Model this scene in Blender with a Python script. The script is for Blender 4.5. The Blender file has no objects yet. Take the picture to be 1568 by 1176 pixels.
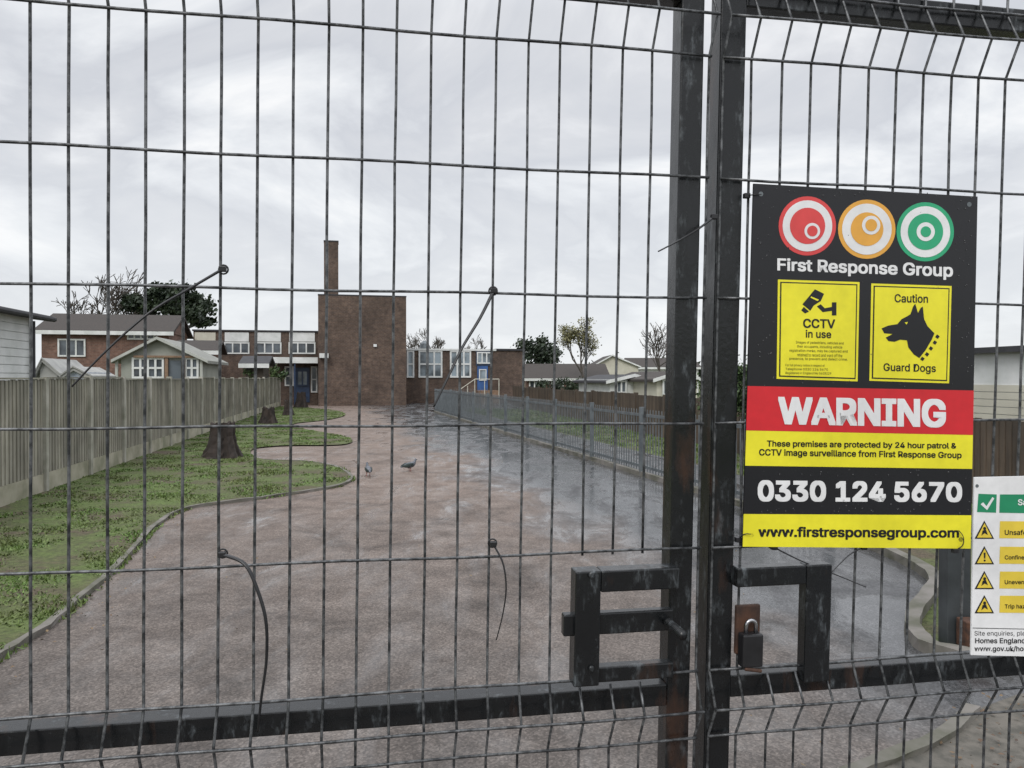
import bpy, bmesh, math, random, os
import numpy as np
from mathutils import Vector, Matrix, noise as mnoise
random.seed(7); rng=np.random.default_rng(7)
scene=bpy.context.scene
# ------------------------------------------------------------ camera calibration
FPX=1200.0; CX,CY=784.0,588.0; EYE=Vector((0,0,1.6)); PITCH=math.atan(10/1200)
RT=Vector((1,0,0)); UP=Vector((0,math.sin(PITCH),math.cos(PITCH))); FW=Vector((0,math.cos(PITCH),-math.sin(PITCH)))
cam_d=bpy.data.cameras.new("camera"); cam=bpy.data.objects.new("camera",cam_d); scene.collection.objects.link(cam)
cam_d.sensor_width=36; cam_d.lens=36*FPX/1568; cam_d.clip_start=0.05; cam_d.clip_end=3000
cam.location=EYE; cam.rotation_euler=(math.pi/2-PITCH,0,0); scene.camera=cam
scene.view_settings.view_transform='Standard'; scene.view_settings.look='None'; scene.view_settings.exposure=0
def ray(px,py): return FW+RT*((px-CX)/FPX)-UP*((py-CY)/FPX)
def gnd(px,py,z=0.0):
    r=ray(px,py); t=(z-EYE.z)/r.z; p=EYE+r*t; return (p.x,p.y)
# ------------------------------------------------------------ material helpers
def newmat(name):
    m=bpy.data.materials.new(name); m.use_nodes=True; nt=m.node_tree
    return m,nt,nt.nodes["Principled BSDF"]
def N(nt,t,**kw):
    n=nt.nodes.new(t)
    for k,v in kw.items(): setattr(n,k,v)
    return n
def rgba(c): return (c[0],c[1],c[2],1)
def coords(nt,scale=(1,1,1)):
    tc=N(nt,'ShaderNodeTexCoord'); mp=N(nt,'ShaderNodeMapping'); mp.inputs['Scale'].default_value=scale
    nt.links.new(tc.outputs['Object'],mp.inputs[0]); return mp.outputs[0]
def noise(nt,vec,scale,detail=5,rough=.55,dist=0):
    n=N(nt,'ShaderNodeTexNoise'); n.inputs['Scale'].default_value=scale; n.inputs['Detail'].default_value=detail
    n.inputs['Roughness'].default_value=rough; n.inputs['Distortion'].default_value=dist
    if vec is not None: nt.links.new(vec,n.inputs['Vector'])
    return n.outputs['Fac']
def ramp(nt,fac,stops):
    r=N(nt,'ShaderNodeValToRGB'); e=r.color_ramp.elements
    while len(e)<len(stops): e.new(.5)
    for i,(p,c) in enumerate(stops):
        e[i].position=p; e[i].color=rgba(c) if not isinstance(c,(int,float)) else (c,c,c,1)
    nt.links.new(fac,r.inputs[0]); return r.outputs[0]
def mix(nt,fac,a,b,mode='MIX'):
    m=N(nt,'ShaderNodeMix',data_type='RGBA',blend_type=mode)
    for s,v in ((0,fac),(6,a),(7,b)):
        if isinstance(v,(int,float)): m.inputs[s].default_value=v
        elif isinstance(v,tuple): m.inputs[s].default_value=rgba(v)
        else: nt.links.new(v,m.inputs[s])
    return m.outputs[2]
def math_(nt,op,a,b=None,clamp=False):
    m=N(nt,'ShaderNodeMath',operation=op); m.use_clamp=clamp
    for i,v in enumerate((a,b)):
        if v is None: continue
        if isinstance(v,(int,float)): m.inputs[i].default_value=v
        else: nt.links.new(v,m.inputs[i])
    return m.outputs[0]
def bump(nt,bs,h,st,dist=.01):
    b=N(nt,'ShaderNodeBump'); b.inputs['Distance'].default_value=dist
    if isinstance(st,(int,float)): b.inputs['Strength'].default_value=st
    else: nt.links.new(st,b.inputs['Strength'])
    nt.links.new(h,b.inputs['Height']); nt.links.new(b.outputs[0],bs.inputs['Normal'])
def simple(name,c,c2=None,scale=3,rough=.7,bmp=0,metal=0,island=0,sc=(1,1,1),lo=.35,hi=.65):
    m,nt,bs=newmat(name); v=coords(nt,sc)
    c2=c2 or tuple(x*.75 for x in c)
    f=noise(nt,v,scale,5)
    col=ramp(nt,f,[(lo,c),(hi,c2)])
    if island:
        g=N(nt,'ShaderNodeNewGeometry'); r=ramp(nt,g.outputs['Random Per Island'],[(0,1-island),(1,1+0*island)])
        col=mix(nt,1.0,col,r,'MULTIPLY')
    nt.links.new(col,bs.inputs['Base Color']); bs.inputs['Roughness'].default_value=rough; bs.inputs['Metallic'].default_value=metal
    if bmp: bump(nt,bs,f,bmp)
    return m
def brickmat(name,a,b,mortar,scl=1.0):
    m,nt,bs=newmat(name); tc=N(nt,'ShaderNodeTexCoord'); s=N(nt,'ShaderNodeSeparateXYZ'); nt.links.new(tc.outputs['Object'],s.inputs[0])
    u=math_(nt,'ADD',s.outputs[0],s.outputs[1]); c=N(nt,'ShaderNodeCombineXYZ'); nt.links.new(u,c.inputs[0]); nt.links.new(s.outputs[2],c.inputs[1])
    t=N(nt,'ShaderNodeTexBrick'); nt.links.new(c.outputs[0],t.inputs['Vector'])
    t.inputs['Scale'].default_value=1/scl; t.inputs['Brick Width'].default_value=.225; t.inputs['Row Height'].default_value=.075
    t.inputs['Mortar Size'].default_value=.008; t.inputs['Color1'].default_value=rgba(a); t.inputs['Color2'].default_value=rgba(b); t.inputs['Mortar'].default_value=rgba(mortar)
    f=noise(nt,tc.outputs['Object'],.8,6,.65); d=ramp(nt,f,[(.3,.55),(.7,1.2)])
    g=noise(nt,tc.outputs['Object'],5,4,.7); d2=ramp(nt,g,[(.3,.65),(.7,1.3)])
    col=mix(nt,1,mix(nt,1,t.outputs[0],d,'MULTIPLY'),d2,'MULTIPLY'); nt.links.new(col,bs.inputs['Base Color']); bs.inputs['Roughness'].default_value=.85
    return m
def glassmat(name,c=(.03,.035,.04)):
    m,nt,bs=newmat(name); v=coords(nt); f=noise(nt,v,.9,3)
    nt.links.new(ramp(nt,f,[(.4,c),(.62,tuple(x*4 for x in c))]),bs.inputs['Base Color']); bs.inputs['Roughness'].default_value=.08
    return m
# ------------------------------------------------------------ geometry helpers
def tube(pts,rad,sides=6,cap=True):
    pts=[Vector(p) for p in pts]; n=len(pts)
    if isinstance(rad,(int,float)): rad=[rad]*n
    V=[];F=[]; prev=None
    for i,p in enumerate(pts):
        t=(pts[min(i+1,n-1)]-pts[max(i-1,0)])
        t=t.normalized() if t.length>1e-9 else Vector((0,0,1))
        if prev is None:
            a=Vector((0,0,1)) if abs(t.z)<.9 else Vector((1,0,0)); x=t.cross(a).normalized()
        else:
            x=(prev-t*prev.dot(t)); x=x.normalized() if x.length>1e-6 else t.orthogonal().normalized()
        prev=x; y=t.cross(x)
        r=rad[i]; rx,ry=(r if isinstance(r,tuple) else (r,r))
        for k in range(sides):
            a=2*math.pi*k/sides; V.append(tuple(p+x*math.cos(a)*rx+y*math.sin(a)*ry))
    for i in range(n-1):
        for k in range(sides):
            k2=(k+1)%sides; F.append((i*sides+k,i*sides+k2,(i+1)*sides+k2,(i+1)*sides+k))
    if cap: F.append(tuple(range(sides))[::-1]); F.append(tuple((n-1)*sides+k for k in range(sides)))
    return V,F
BOXF=[(0,3,2,1),(4,5,6,7),(0,1,5,4),(1,2,6,5),(2,3,7,6),(3,0,4,7)]
class B:
    """an object: an Empty with named mesh parts"""
    def __init__(s,name,single=False): s.name=name; s.parts={}; s.single=single
    def add(s,part,mat,V,F,smooth=False):
        k=(part,mat.name); d=s.parts.setdefault(k,dict(V=[],F=[],mat=mat,smooth=smooth)); o=len(d['V'])
        d['V'].extend([tuple(v) for v in V]); d['F'].extend([tuple(i+o for i in f) for f in F])
    def build(s,bevel=0):
        root=None
        if not (s.single and len(s.parts)==1):
            root=bpy.data.objects.new(s.name,None); scene.collection.objects.link(root)
        for (part,_),d in s.parts.items():
            me=bpy.data.meshes.new(part); me.from_pydata(d['V'],[],d['F']); me.materials.append(d['mat']); me.update()
            bm=bmesh.new(); bm.from_mesh(me); 
            if len(bm.faces)<60000 and not d.get('flat'): bmesh.ops.recalc_face_normals(bm,faces=bm.faces)
            bm.to_mesh(me); bm.free()
            if d['smooth']: me.polygons.foreach_set('use_smooth',[True]*len(me.polygons))
            ob=bpy.data.objects.new(s.name if root is None else part,me); scene.collection.objects.link(ob)
            if root: ob.parent=root
            if bevel and not d['smooth']:
                bv=ob.modifiers.new('bevel','BEVEL'); bv.width=bevel; bv.segments=2; bv.limit_method='ANGLE'
        return root
class Fr:
    def __init__(s,th): s.r=Vector((math.cos(th),math.sin(th),0)); s.a=Vector((-math.sin(th),math.cos(th),0))
    def px(s,x,y,D):
        r=ray(x,y); t=D/r.dot(s.a); p=EYE+r*t; return p.dot(s.r),p.z
    def w(s,a,d,z): p=s.r*a+s.a*d; return (p.x,p.y,z)
    def box(s,b,part,mat,s0,s1,d0,d1,z0,z1):
        V=[s.w(*q) for q in ((s0,d0,z0),(s1,d0,z0),(s1,d1,z0),(s0,d1,z0),(s0,d0,z1),(s1,d0,z1),(s1,d1,z1),(s0,d1,z1))]
        b.add(part,mat,V,BOXF)
    def pbox(s,b,part,mat,x0,x1,y0,y1,D,dep,zb=None):
        s0,z1=s.px(x0,y0,D); s1,_=s.px(x1,y0,D); _,z0=s.px((x0+x1)/2,y1,D); _,z1=s.px((x0+x1)/2,y0,D)
        if zb is not None: z0=zb
        s.box(b,part,mat,s0,s1,D,D+dep,z0,z1); return s0,s1,z0,z1
    def window(s,b,x0,x1,y0,y1,D,nx,ny,fm,gm,t=.06):
        s0,_=s.px(x0,y0,D); s1,_=s.px(x1,y0,D); _,z0=s.px((x0+x1)/2,y1,D); _,z1=s.px((x0+x1)/2,y0,D)
        s.box(b,'window_glass',gm,s0,s1,D-.02,D+.05,z0,z1)
        for i in range(nx+1):
            c=s0+(s1-s0)*i/nx; s.box(b,'window_frame',fm,c-t/2,c+t/2,D-.07,D-.021,z0-t/2,z1+t/2)
        for j in range(ny+1):
            c=z0+(z1-z0)*j/ny
            for i in range(nx):
                a=s0+(s1-s0)*i/nx+t/2; e=s0+(s1-s0)*(i+1)/nx-t/2
                s.box(b,'window_frame',fm,a,e,D-.065,D-.021,c-t/2,c+t/2)
# ------------------------------------------------------------ materials
M_brick=brickmat('school_brick',(.085,.052,.038),(.125,.08,.056),(.13,.11,.095))
M_brick2=brickmat('house_brick',(.15,.075,.052),(.20,.105,.075),(.17,.14,.12))
M_white=simple('white_paint',(.72,.73,.72),(.55,.57,.55),2,.6)
M_cream=simple('cream_boards',(.58,.56,.47),(.49,.47,.39),2,.6)
M_sage=simple('sage_boards',(.33,.34,.30),(.25,.26,.225),2,.6)
M_sagew=simple('off_white_trim',(.46,.47,.43),(.36,.37,.34),2,.6)
M_sageroof=simple('pale_felt_roof',(.27,.27,.245),(.19,.195,.175),4,.8)
M_tile=simple('roof_tiles',(.058,.047,.04),(.03,.026,.024),14,.85,.4,sc=(1,1,6))
M_felt=simple('dark_felt',(.045,.045,.05),(.03,.03,.033),5,.8)
M_glass=glassmat('glass'); M_glassb=glassmat('glass_pale',(.07,.085,.095))
M_blue=simple('blue_paint',(.04,.12,.33),(.03,.08,.22),3,.4)
M_navy=simple('navy_paint',(.03,.06,.13),(.02,.035,.07),3,.4)
M_conc=simple('concrete_post',(.42,.40,.35),(.24,.24,.19),3,.85,.3)
M_gravelb=simple('stained_concrete',(.42,.39,.31),(.22,.215,.15),2.5,.9,.3)
M_rail=simple('galvanised_steel',(.16,.18,.19),(.10,.115,.125),6,.45,0,.3)
M_post=simple('dark_steel',(.06,.068,.072),(.035,.04,.042),6,.45,0,.2)
M_bark=simple('bark',(.042,.030,.024),(.018,.014,.012),9,.9,.9,sc=(1,1,.35))
M_twig=simple('twigs',(.085,.072,.06),(.055,.047,.04),3,.9)
M_rust=simple('rust',(.10,.045,.025),(.04,.022,.016),30,.85,.3)
M_plastic=simple('black_plastic',(.012,.012,.013),(.02,.02,.022),30,.35)
M_tan=simple('tan_timber',(.25,.16,.10),(.18,.11,.07),8,.7)
def boardmat(name,a,bcol,dark,top):
    """weathered boards: grain streaks, green/dark run-down stains from the top edge"""
    m,nt,bs=newmat(name); v=coords(nt); g=N(nt,'ShaderNodeNewGeometry')
    s=N(nt,'ShaderNodeSeparateXYZ'); nt.links.new(v,s.inputs[0])
    n1=noise(nt,coords(nt,(9,9,.7)),1.6,5,.65); n2=noise(nt,v,1.1,5,.6)
    col=ramp(nt,n1,[(.3,bcol),(.6,a)]); col=mix(nt,1,col,ramp(nt,n2,[(.3,.6),(.6,1.12)]),'MULTIPLY')
    run=math_(nt,'ADD',math_(nt,'MULTIPLY',math_(nt,'SUBTRACT',s.outputs[2],top-.5),1.3),math_(nt,'MULTIPLY',math_(nt,'SUBTRACT',n1,.55),3.2),True)
    col=mix(nt,math_(nt,'MULTIPLY',run,.7),col,dark)
    col=mix(nt,1,col,ramp(nt,g.outputs['Random Per Island'],[(0,.68),(1,1.12)]),'MULTIPLY')
    nt.links.new(col,bs.inputs['Base Color']); bs.inputs['Roughness'].default_value=.85; bump(nt,bs,n1,.35); return m
M_wood=boardmat('weathered_boards',(.36,.34,.285),(.25,.235,.18),(.10,.105,.075),1.58)
M_brown=boardmat('brown_boards',(.12,.088,.062),(.07,.053,.040),(.04,.036,.03),1.13)
def leafmat(name,c,c2,lo=.5):
    m,nt,bs=newmat(name); g=N(nt,'ShaderNodeNewGeometry'); v=coords(nt)
    f=noise(nt,v,1.1,3); a=ramp(nt,f,[(.35,c),(.65,c2)]); r=ramp(nt,g.outputs['Random Per Island'],[(0,lo),(1,1.3)])
    nt.links.new(mix(nt,1,a,r,'MULTIPLY'),bs.inputs['Base Color']); bs.inputs['Roughness'].default_value=.6; return m
M_pine=leafmat('pine_foliage',(.016,.030,.015),(.032,.050,.021))
M_leaf=leafmat('green_foliage',(.035,.07,.02),(.07,.105,.03))
M_yleaf=leafmat('yellowing_foliage',(.16,.16,.07),(.24,.22,.10))
M_grassb=leafmat('grass_blades',(.115,.14,.042),(.10,.175,.032),.6)
M_dead=leafmat('dead_leaves',(.10,.06,.035),(.20,.135,.06))
def gatepaint():
    m,nt,bs=newmat('worn_black_paint'); v=coords(nt,(1,1,.3))
    n1=noise(nt,v,75,6,.75); n2=noise(nt,v,10,5,.6); n3=noise(nt,coords(nt),150,3); n4=noise(nt,coords(nt,(1,1,.5)),22,5,.7)
    wear=math_(nt,'MULTIPLY',ramp(nt,n1,[(.5,0),(.66,1)]),ramp(nt,n4,[(.50,0),(.62,.9)]))
    base=mix(nt,wear,(.008,.009,.010),(.12,.135,.145))
    base=mix(nt,ramp(nt,n2,[(.57,0),(.65,.8)]),base,(.05,.026,.017))
    nt.links.new(base,bs.inputs['Base Color'])
    nt.links.new(ramp(nt,n4,[(.35,.16),(.7,.42)]),bs.inputs['Roughness']); bump(nt,bs,n3,.2,.0015); return m
M_gate=gatepaint()
def wiremat():
    m,nt,bs=newmat('worn_wire'); n1=noise(nt,coords(nt),55,4,.7)
    nt.links.new(ramp(nt,n1,[(.40,(.03,.032,.034)),(.62,(.15,.155,.16))]),bs.inputs['Base Color']); bs.inputs['Roughness'].default_value=.38; bs.inputs['Metallic'].default_value=.3; return m
M_wire=wiremat()
def asphalt(name,two=True):
    m,nt,bs=newmat(name); tc=N(nt,'ShaderNodeTexCoord'); o=tc.outputs['Object']
    s=N(nt,'ShaderNodeSeparateXYZ'); nt.links.new(o,s.inputs[0])
    d=math_(nt,'ADD',math_(nt,'ADD',s.outputs[0],math_(nt,'MULTIPLY',s.outputs[1],.243)),-5.143)
    nl=noise(nt,o,.55,5,.6,.6); nm=noise(nt,o,3.2,6,.65); nf=noise(nt,o,95,2,.8); nvf=N(nt,'ShaderNodeTexVoronoi'); nvf.inputs['Scale'].default_value=95; nt.links.new(o,nvf.inputs['Vector'])
    dd=math_(nt,'ADD',d,math_(nt,'MULTIPLY',math_(nt,'SUBTRACT',nl,.5),3.4))
    mask=ramp(nt,math_(nt,'MULTIPLY',math_(nt,'ADD',dd,3.0),.9,True),[(0,0),(1,1)])
    red=ramp(nt,nm,[(.3,(.128,.097,.080)),(.5,(.17,.131,.109)),(.72,(.21,.168,.143))])
    gry=ramp(nt,nm,[(.3,(.050,.051,.053)),(.7,(.095,.095,.098))])
    if two:
        near=ramp(nt,math_(nt,'DIVIDE',math_(nt,'ADD',s.outputs[1],math_(nt,'MULTIPLY',nl,5)),18,True),[(.33,1),(.8,0)])
        red=mix(nt,near,red,ramp(nt,nm,[(.3,(.068,.058,.052)),(.5,(.10,.086,.077)),(.72,(.138,.12,.108))]))
        col=mix(nt,mask,red,gry)
    else: col=gry
    agg=ramp(nt,nvf.outputs['Color'],[(.2,.55),(.55,1.0),(.85,1.75)]); col=mix(nt,.6,col,agg,'MULTIPLY')
    col=mix(nt,1,col,ramp(nt,nf,[(.3,.78),(.7,1.2)]),'MULTIPLY')
    st=ramp(nt,noise(nt,o,.9,7,.7,1.0),[(.34,.6),(.47,.97),(.62,1.12)]); col=mix(nt,1,col,st,'MULTIPLY')
    nt.links.new(col,bs.inputs['Base Color'])
    mp=N(nt,'ShaderNodeMapping'); mp.inputs['Rotation'].default_value=(0,0,-.24); mp.inputs['Scale'].default_value=(1.5,.55,1); nt.links.new(o,mp.inputs[0])
    wet=noise(nt,mp.outputs[0],1.5,5,.68,.6)
    w=math_(nt,'ADD',math_(nt,'SUBTRACT',wet,.08),math_(nt,'MULTIPLY',mask,.15)) if two else wet
    nt.links.new(ramp(nt,w,[(.37,.75),(.50,.50),(.57,.13)]),bs.inputs['Roughness'])
    nt.links.new(ramp(nt,w,[(.38,.3),(.55,.5)]),bs.inputs['Specular IOR Level'])
    h=math_(nt,'ADD',nvf.outputs['Distance'],nf); bump(nt,bs,h,ramp(nt,w,[(.46,.45),(.57,.07)]),.004)
    return m
M_asph=asphalt('wet_asphalt'); M_path=asphalt('grey_path_asphalt',False)
def grasssheet():
    m,nt,bs=newmat('mossy_turf'); o=coords(nt); a=noise(nt,o,1.3,6,.65,.4); b=noise(nt,o,22,4,.7)
    c=ramp(nt,a,[(.38,(.09,.07,.045)),(.50,(.085,.10,.035)),(.68,(.095,.14,.032))]); c=mix(nt,1,c,ramp(nt,b,[(.3,.5),(.7,1.4)]),'MULTIPLY')
    nt.links.new(c,bs.inputs['Base Color']); bs.inputs['Roughness'].default_value=.95; bump(nt,bs,b,.8,.03); return m
M_turf=grasssheet()
M_soil=simple('gravelly_concrete',(.13,.118,.10),(.07,.066,.055),11,.9,.8,lo=.40,hi=.62)
# ------------------------------------------------------------ GROUND
def sheet(name,pts,z,mat):
    me=bpy.data.meshes.new(name); me.from_pydata([(x,y,z) for x,y in pts],[],[tuple(range(len(pts)))]); me.materials.append(mat)
    ob=bpy.data.objects.new(name,me); scene.collection.objects.link(ob)
    if me.polygons[0].normal.z<0: me.flip_normals()
    return ob
sheet('ground',[(-1500,-300),(1500,-300),(1500,2500),(-1500,2500)],0,M_turf)
def railX(y): return 5.143-.243*y
def fenceX(y): return -6.2-.196*(y-9.5)
def rfenceX(y): return 7.51-.167*y
curve_px=[(1337,842),(1395,868),(1432,895),(1418,925),(1398,955),(1405,985),(1450,1010),(1600,1030),(1900,1035)]
curve=[gnd(*p) for p in curve_px]
road=[(-2.5,-6),(12,-6),(12,curve[-1][1])]+curve[::-1]+[(railX(y),y) for y in (8,12,20,31,36)]+[(-3.2,38),(4,40),(4,52),(-22,52),(-22,44),(fenceX(30),30),(fenceX(9),9)]
sheet('tarmac_path',road,.006,M_asph)
sheet('footpath',[(railX(8)+.12,8),(railX(8)+1.7,8),(railX(38)+1.7,38),(railX(38)+.12,38)],.006,M_path)
def catmull(P,n=5):
    out=[]
    for i in range(len(P)-1):
        p0=P[max(i-1,0)];p1=P[i];p2=P[i+1];p3=P[min(i+2,len(P)-1)]
        for k in range(n):
            t=k/n; out.append(tuple(.5*((2*p1[j])+(-p0[j]+p2[j])*t+(2*p0[j]-5*p1[j]+4*p2[j]-p3[j])*t*t+(-p0[j]+3*p1[j]-3*p2[j]+p3[j])*t**3) for j in range(len(p1))))
    out.append(tuple(P[-1])); return out
edge_px=[(-260,1150),(-100,1068),(0,1008),(70,965),(125,918),(170,880),(205,842),(240,806),(290,780),(400,765),(480,753),(525,744),(537,731),(512,716),(470,709),(405,706),(384,697),(392,688),(440,684),(520,683),(540,676),(520,668),(470,659),(448,654),(455,649),(500,644),(528,637),(520,631),(490,627),(455,625)]
edge=catmull([gnd(*p) for p in edge_px],4)
gp=edge+[(fenceX(43),43),(fenceX(20),20),(fenceX(0),0)]
sheet('grass_verge',gp,.035,M_turf)
soil_px=[(1200,1232),(1330,1180),(1440,1136),(1490,1092),(1560,1066),(1700,1052),(2000,1052),(2000,1500),(1300,1500)]
soil=[gnd(*p) for p in soil_px]; sheet('concrete_apron',soil,.012,M_soil)
kb=B('kerb_edging',True)
def ribbon(b,mat,P,wd,z0,z1):
    V=[];F=[]
    for i,p in enumerate(P):
        a=Vector(P[max(i-1,0)]);c=Vector(P[min(i+1,len(P)-1)]); t=(c-a).normalized(); n=Vector((-t.y,t.x)); p=Vector(p)
        for q,z in ((p-n*wd/2,z0),(p-n*wd/2,z1),(p+n*wd/2,z1),(p+n*wd/2,z0)):
            V.append((q.x+random.uniform(-.008,.008),q.y,z+random.uniform(-.008,.004)))
    for i in range(len(P)-1):
        for k in range(3): F.append((4*i+k,4*i+k+1,4*i+4+k+1,4*i+4+k))
    F.append((0,1,2,3)); F.append((4*len(P)-4,4*len(P)-3,4*len(P)-2,4*len(P)-1)); b.add('edging',mat,V,F)
M_kerb=simple('kerb_concrete',(.18,.165,.15),(.085,.085,.06),4,.8,.3)
ribbon(kb,M_kerb,edge[:len(edge)-56],.05,0,.045)
ribbon(kb,M_kerb,[(railX(y)+.05,y) for y in np.linspace(36,8,40)]+catmull(curve,4),.09,0,.08)
ribbon(kb,M_kerb,catmull(soil[:4],4),.06,0,.04)
kb.build()
def inside(P,x,y):
    c=np.zeros(len(x),bool); n=len(P)
    for i in range(n):
        x1,y1=P[i];x2,y2=P[(i+1)%n]
        if y1==y2: continue
        k=((y1>y)!=(y2>y))&(x<(x2-x1)*(y-y1)/(y2-y1)+x1); c^=k
    return c
def blades(name,poly,n,hmin,hmax,mat,z=.03,ymax=44,ymin=3,thr=-.08):
    a=np.array(poly); x=rng.uniform(a[:,0].min(),a[:,0].max(),n*6); y=ymin+(ymax-ymin)*rng.uniform(0,1,n*6)**1.7
    k=inside(poly,x,y)
    pn=np.array([mnoise.noise(Vector((xx*1.6,yy*1.6,3)))+.5*mnoise.noise(Vector((xx*5,yy*5,1))) for xx,yy in zip(x,y)]); k&=(pn>thr+rng.uniform(-.12,.12,len(x)))
    x=x[k][:n];y=y[k][:n];hs=np.clip(.7+pn[k][:n]*1.2,.35,1.5);m=len(x)
    an=rng.uniform(0,2*np.pi,m); w=rng.uniform(.005,.010,m)*(1+y/14); h=rng.uniform(hmin,hmax,m)*hs; lx=rng.normal(0,.02,m);ly=rng.normal(0,.02,m)
    V=np.zeros((m,3,3)); V[:,0]=np.c_[x-np.cos(an)*w,y-np.sin(an)*w,np.full(m,z)]; V[:,1]=np.c_[x+np.cos(an)*w,y+np.sin(an)*w,np.full(m,z)]; V[:,2]=np.c_[x+lx,y+ly,z+h]
    me=bpy.data.meshes.new(name); me.from_pydata(V.reshape(-1,3).tolist(),[],np.arange(3*m).reshape(-1,3).tolist()); me.materials.append(mat)
    ob=bpy.data.objects.new(name,me); scene.collection.objects.link(ob)
blades('grass',gp,90000,.008,.034,M_grassb)
blades('grass',[(x+.07,y) for x,y in edge[:60]]+[(x-.07,y) for x,y in edge[:60]][::-1],6000,.015,.05,M_grassb,z=.01,ymax=14)
rg=[(railX(8)+1.8,8),(rfenceX(8),8),(rfenceX(40),40),(railX(40)+1.8,40)]
blades('grass',rg,20000,.02,.07,M_grassb,0)
def scatter(name,pts,size,mat):
    V=[];F=[]
    for x,y in pts:
        s=size*random.uniform(.5,1.3); a=random.uniform(0,6.28); z=.014+random.uniform(0,.015)
        for k in range(4): V.append((x+math.cos(a+k*1.57)*s*(1 if k%2 else .6),y+math.sin(a+k*1.57)*s*(1 if k%2 else .6),z+random.uniform(0,.012)))
        F.append(tuple(range(len(V)-4,len(V))))
    me=bpy.data.meshes.new(name); me.from_pydata(V,[],F); me.materials.append(mat); ob=bpy.data.objects.new(name,me); scene.collection.objects.link(ob)
P=[]
for _ in range(170):
    p=gnd(random.gauss(1540,60),random.uniform(1070,1250)); P.append(p)
for _ in range(260):
    e=random.choice(edge[:60]); P.append((e[0]+random.gauss(.08,.18),e[1]+random.gauss(0,.2)))
for _ in range(150): P.append((random.uniform(-4,3.5),random.uniform(3,20)))
for _ in range(300):
    y=random.uniform(5,14); x=fenceX(y)+random.uniform(.1,2.5); P.append((x,y))
scatter('fallen_leaves',P,.012,M_dead)
# ------------------------------------------------------------ FENCES
def boardfence(name,fx,y0,y1,h,mat,postmat,bay=1.83,gravel=.28,bw=.11,side=1):
    b=B(name); sl=fx(1)-fx(0); L=math.hypot(1,sl); u=Vector((sl/L,1/L,0)); n=Vector((u.y,-u.x,0))*side
    total=(y1-y0)*L; p0=Vector((fx(y0),y0,0)); nb=int(total/bay)
    def bx(part,m,a0,a1,n0,n1,z0,z1,tilt=0):
        V=[]
        for z in (z0,z1):
            for a,q in ((a0,n0),(a1,n0),(a1,n1),(a0,n1+tilt)):
                V.append(tuple(p0+u*a+n*q+Vector((0,0,z))))
        b.add(part,m,V,BOXF)
    for i in range(nb+1):
        a=i*bay; j=random.uniform(-.02,.02)
        bx('posts',postmat,a-.05,a+.05,-.05,.055,0,h+.03+j)
        if i<nb:
            if gravel: bx('gravel_boards',M_gravelb,a+.052,a+bay-.052,-.025,.02,0,gravel)
            hh=h-.02+random.uniform(-.03,.02); x=a+.053
            while x<a+bay-.06:
                e=min(x+bw,a+bay-.053); bx('boards',mat,x,e-.006,-.012,.008+random.uniform(0,.004),gravel+.003,hh+random.uniform(-.006,.006),.012); x+=bw
            if gravel: bx('capping',mat,a+.053,a+bay-.053,-.02,.03,hh+.008,hh+.03)
    b.build()
boardfence('timber_panel_fence',fenceX,3.6,44.5,1.58,M_wood,M_conc,bay=1.83)
boardfence('brown_board_fence',rfenceX,6.5,46,1.13,M_brown,M_brown,bay=2.4,gravel=0,bw=.10,side=-1)
# ------------------------------------------------------------ RAILINGS
b=B('metal_railings'); u=Vector((-.243,1,0)).normalized(); L0=Vector((railX(8)+.05,8,0)); LEN=28.8
i=0;a=0
def cyl(part,mat,p,q,r,s=6): V,F=tube([p,q],r,s); b.add(part,mat,V,F)
while a<LEN:
    p=L0+u*a
    if i%22==0:
        V=[];
        for z in (0,1.12):
            for dx,dy in ((-.04,-.04),(.04,-.04),(.04,.04),(-.04,.04)): V.append((p.x+dx,p.y+dy,z))
        b.add('posts',M_rail,V,BOXF)
    else:
        V,F=tube([p+Vector((0,0,.09)),p+Vector((0,0,1.0)),p+Vector((0,0,1.07)),p+Vector((0,0,1.09))],[.0095,.0095,.008,.002],5); b.add('bars',M_rail,V,F)
    i+=1;a+=.11
for z in (.14,.97):
    q=L0+u*LEN; n=Vector((u.y,-u.x,0))*.008
    V=[L0-n+Vector((0,0,z)),L0+n+Vector((0,0,z)),q+n+Vector((0,0,z)),q-n+Vector((0,0,z))]; V+= [v+Vector((0,0,.045)) for v in V]; b.add('rails',M_rail,V,BOXF)
q=L0+u*LEN
for k in range(24):
    p=q+Vector((.11*k,.02*k,0)); cyl('bars',M_rail,p+Vector((0,0,.09)),p+Vector((0,0,1.08)),.0095,5)
b.build()
b=B('gate_post'); x,y=gnd(1461,990)
V=[]
for z in (0,1.35):
    for dx,dy in ((-.07,-.05),(.07,-.05),(.07,.05),(-.07,.05)): V.append((x+dx,y+dy,z))
b.add('post',M_post,V,BOXF)
V=[]
for z in (.04,.2):
    for dx,dy in ((-.03,-.18),(.17,-.18),(.17,-.07),(-.03,-.07)): V.append((x+dx,y+dy,z))
b.add('hinge_box',M_rust,V,BOXF); b.build(.006)
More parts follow.
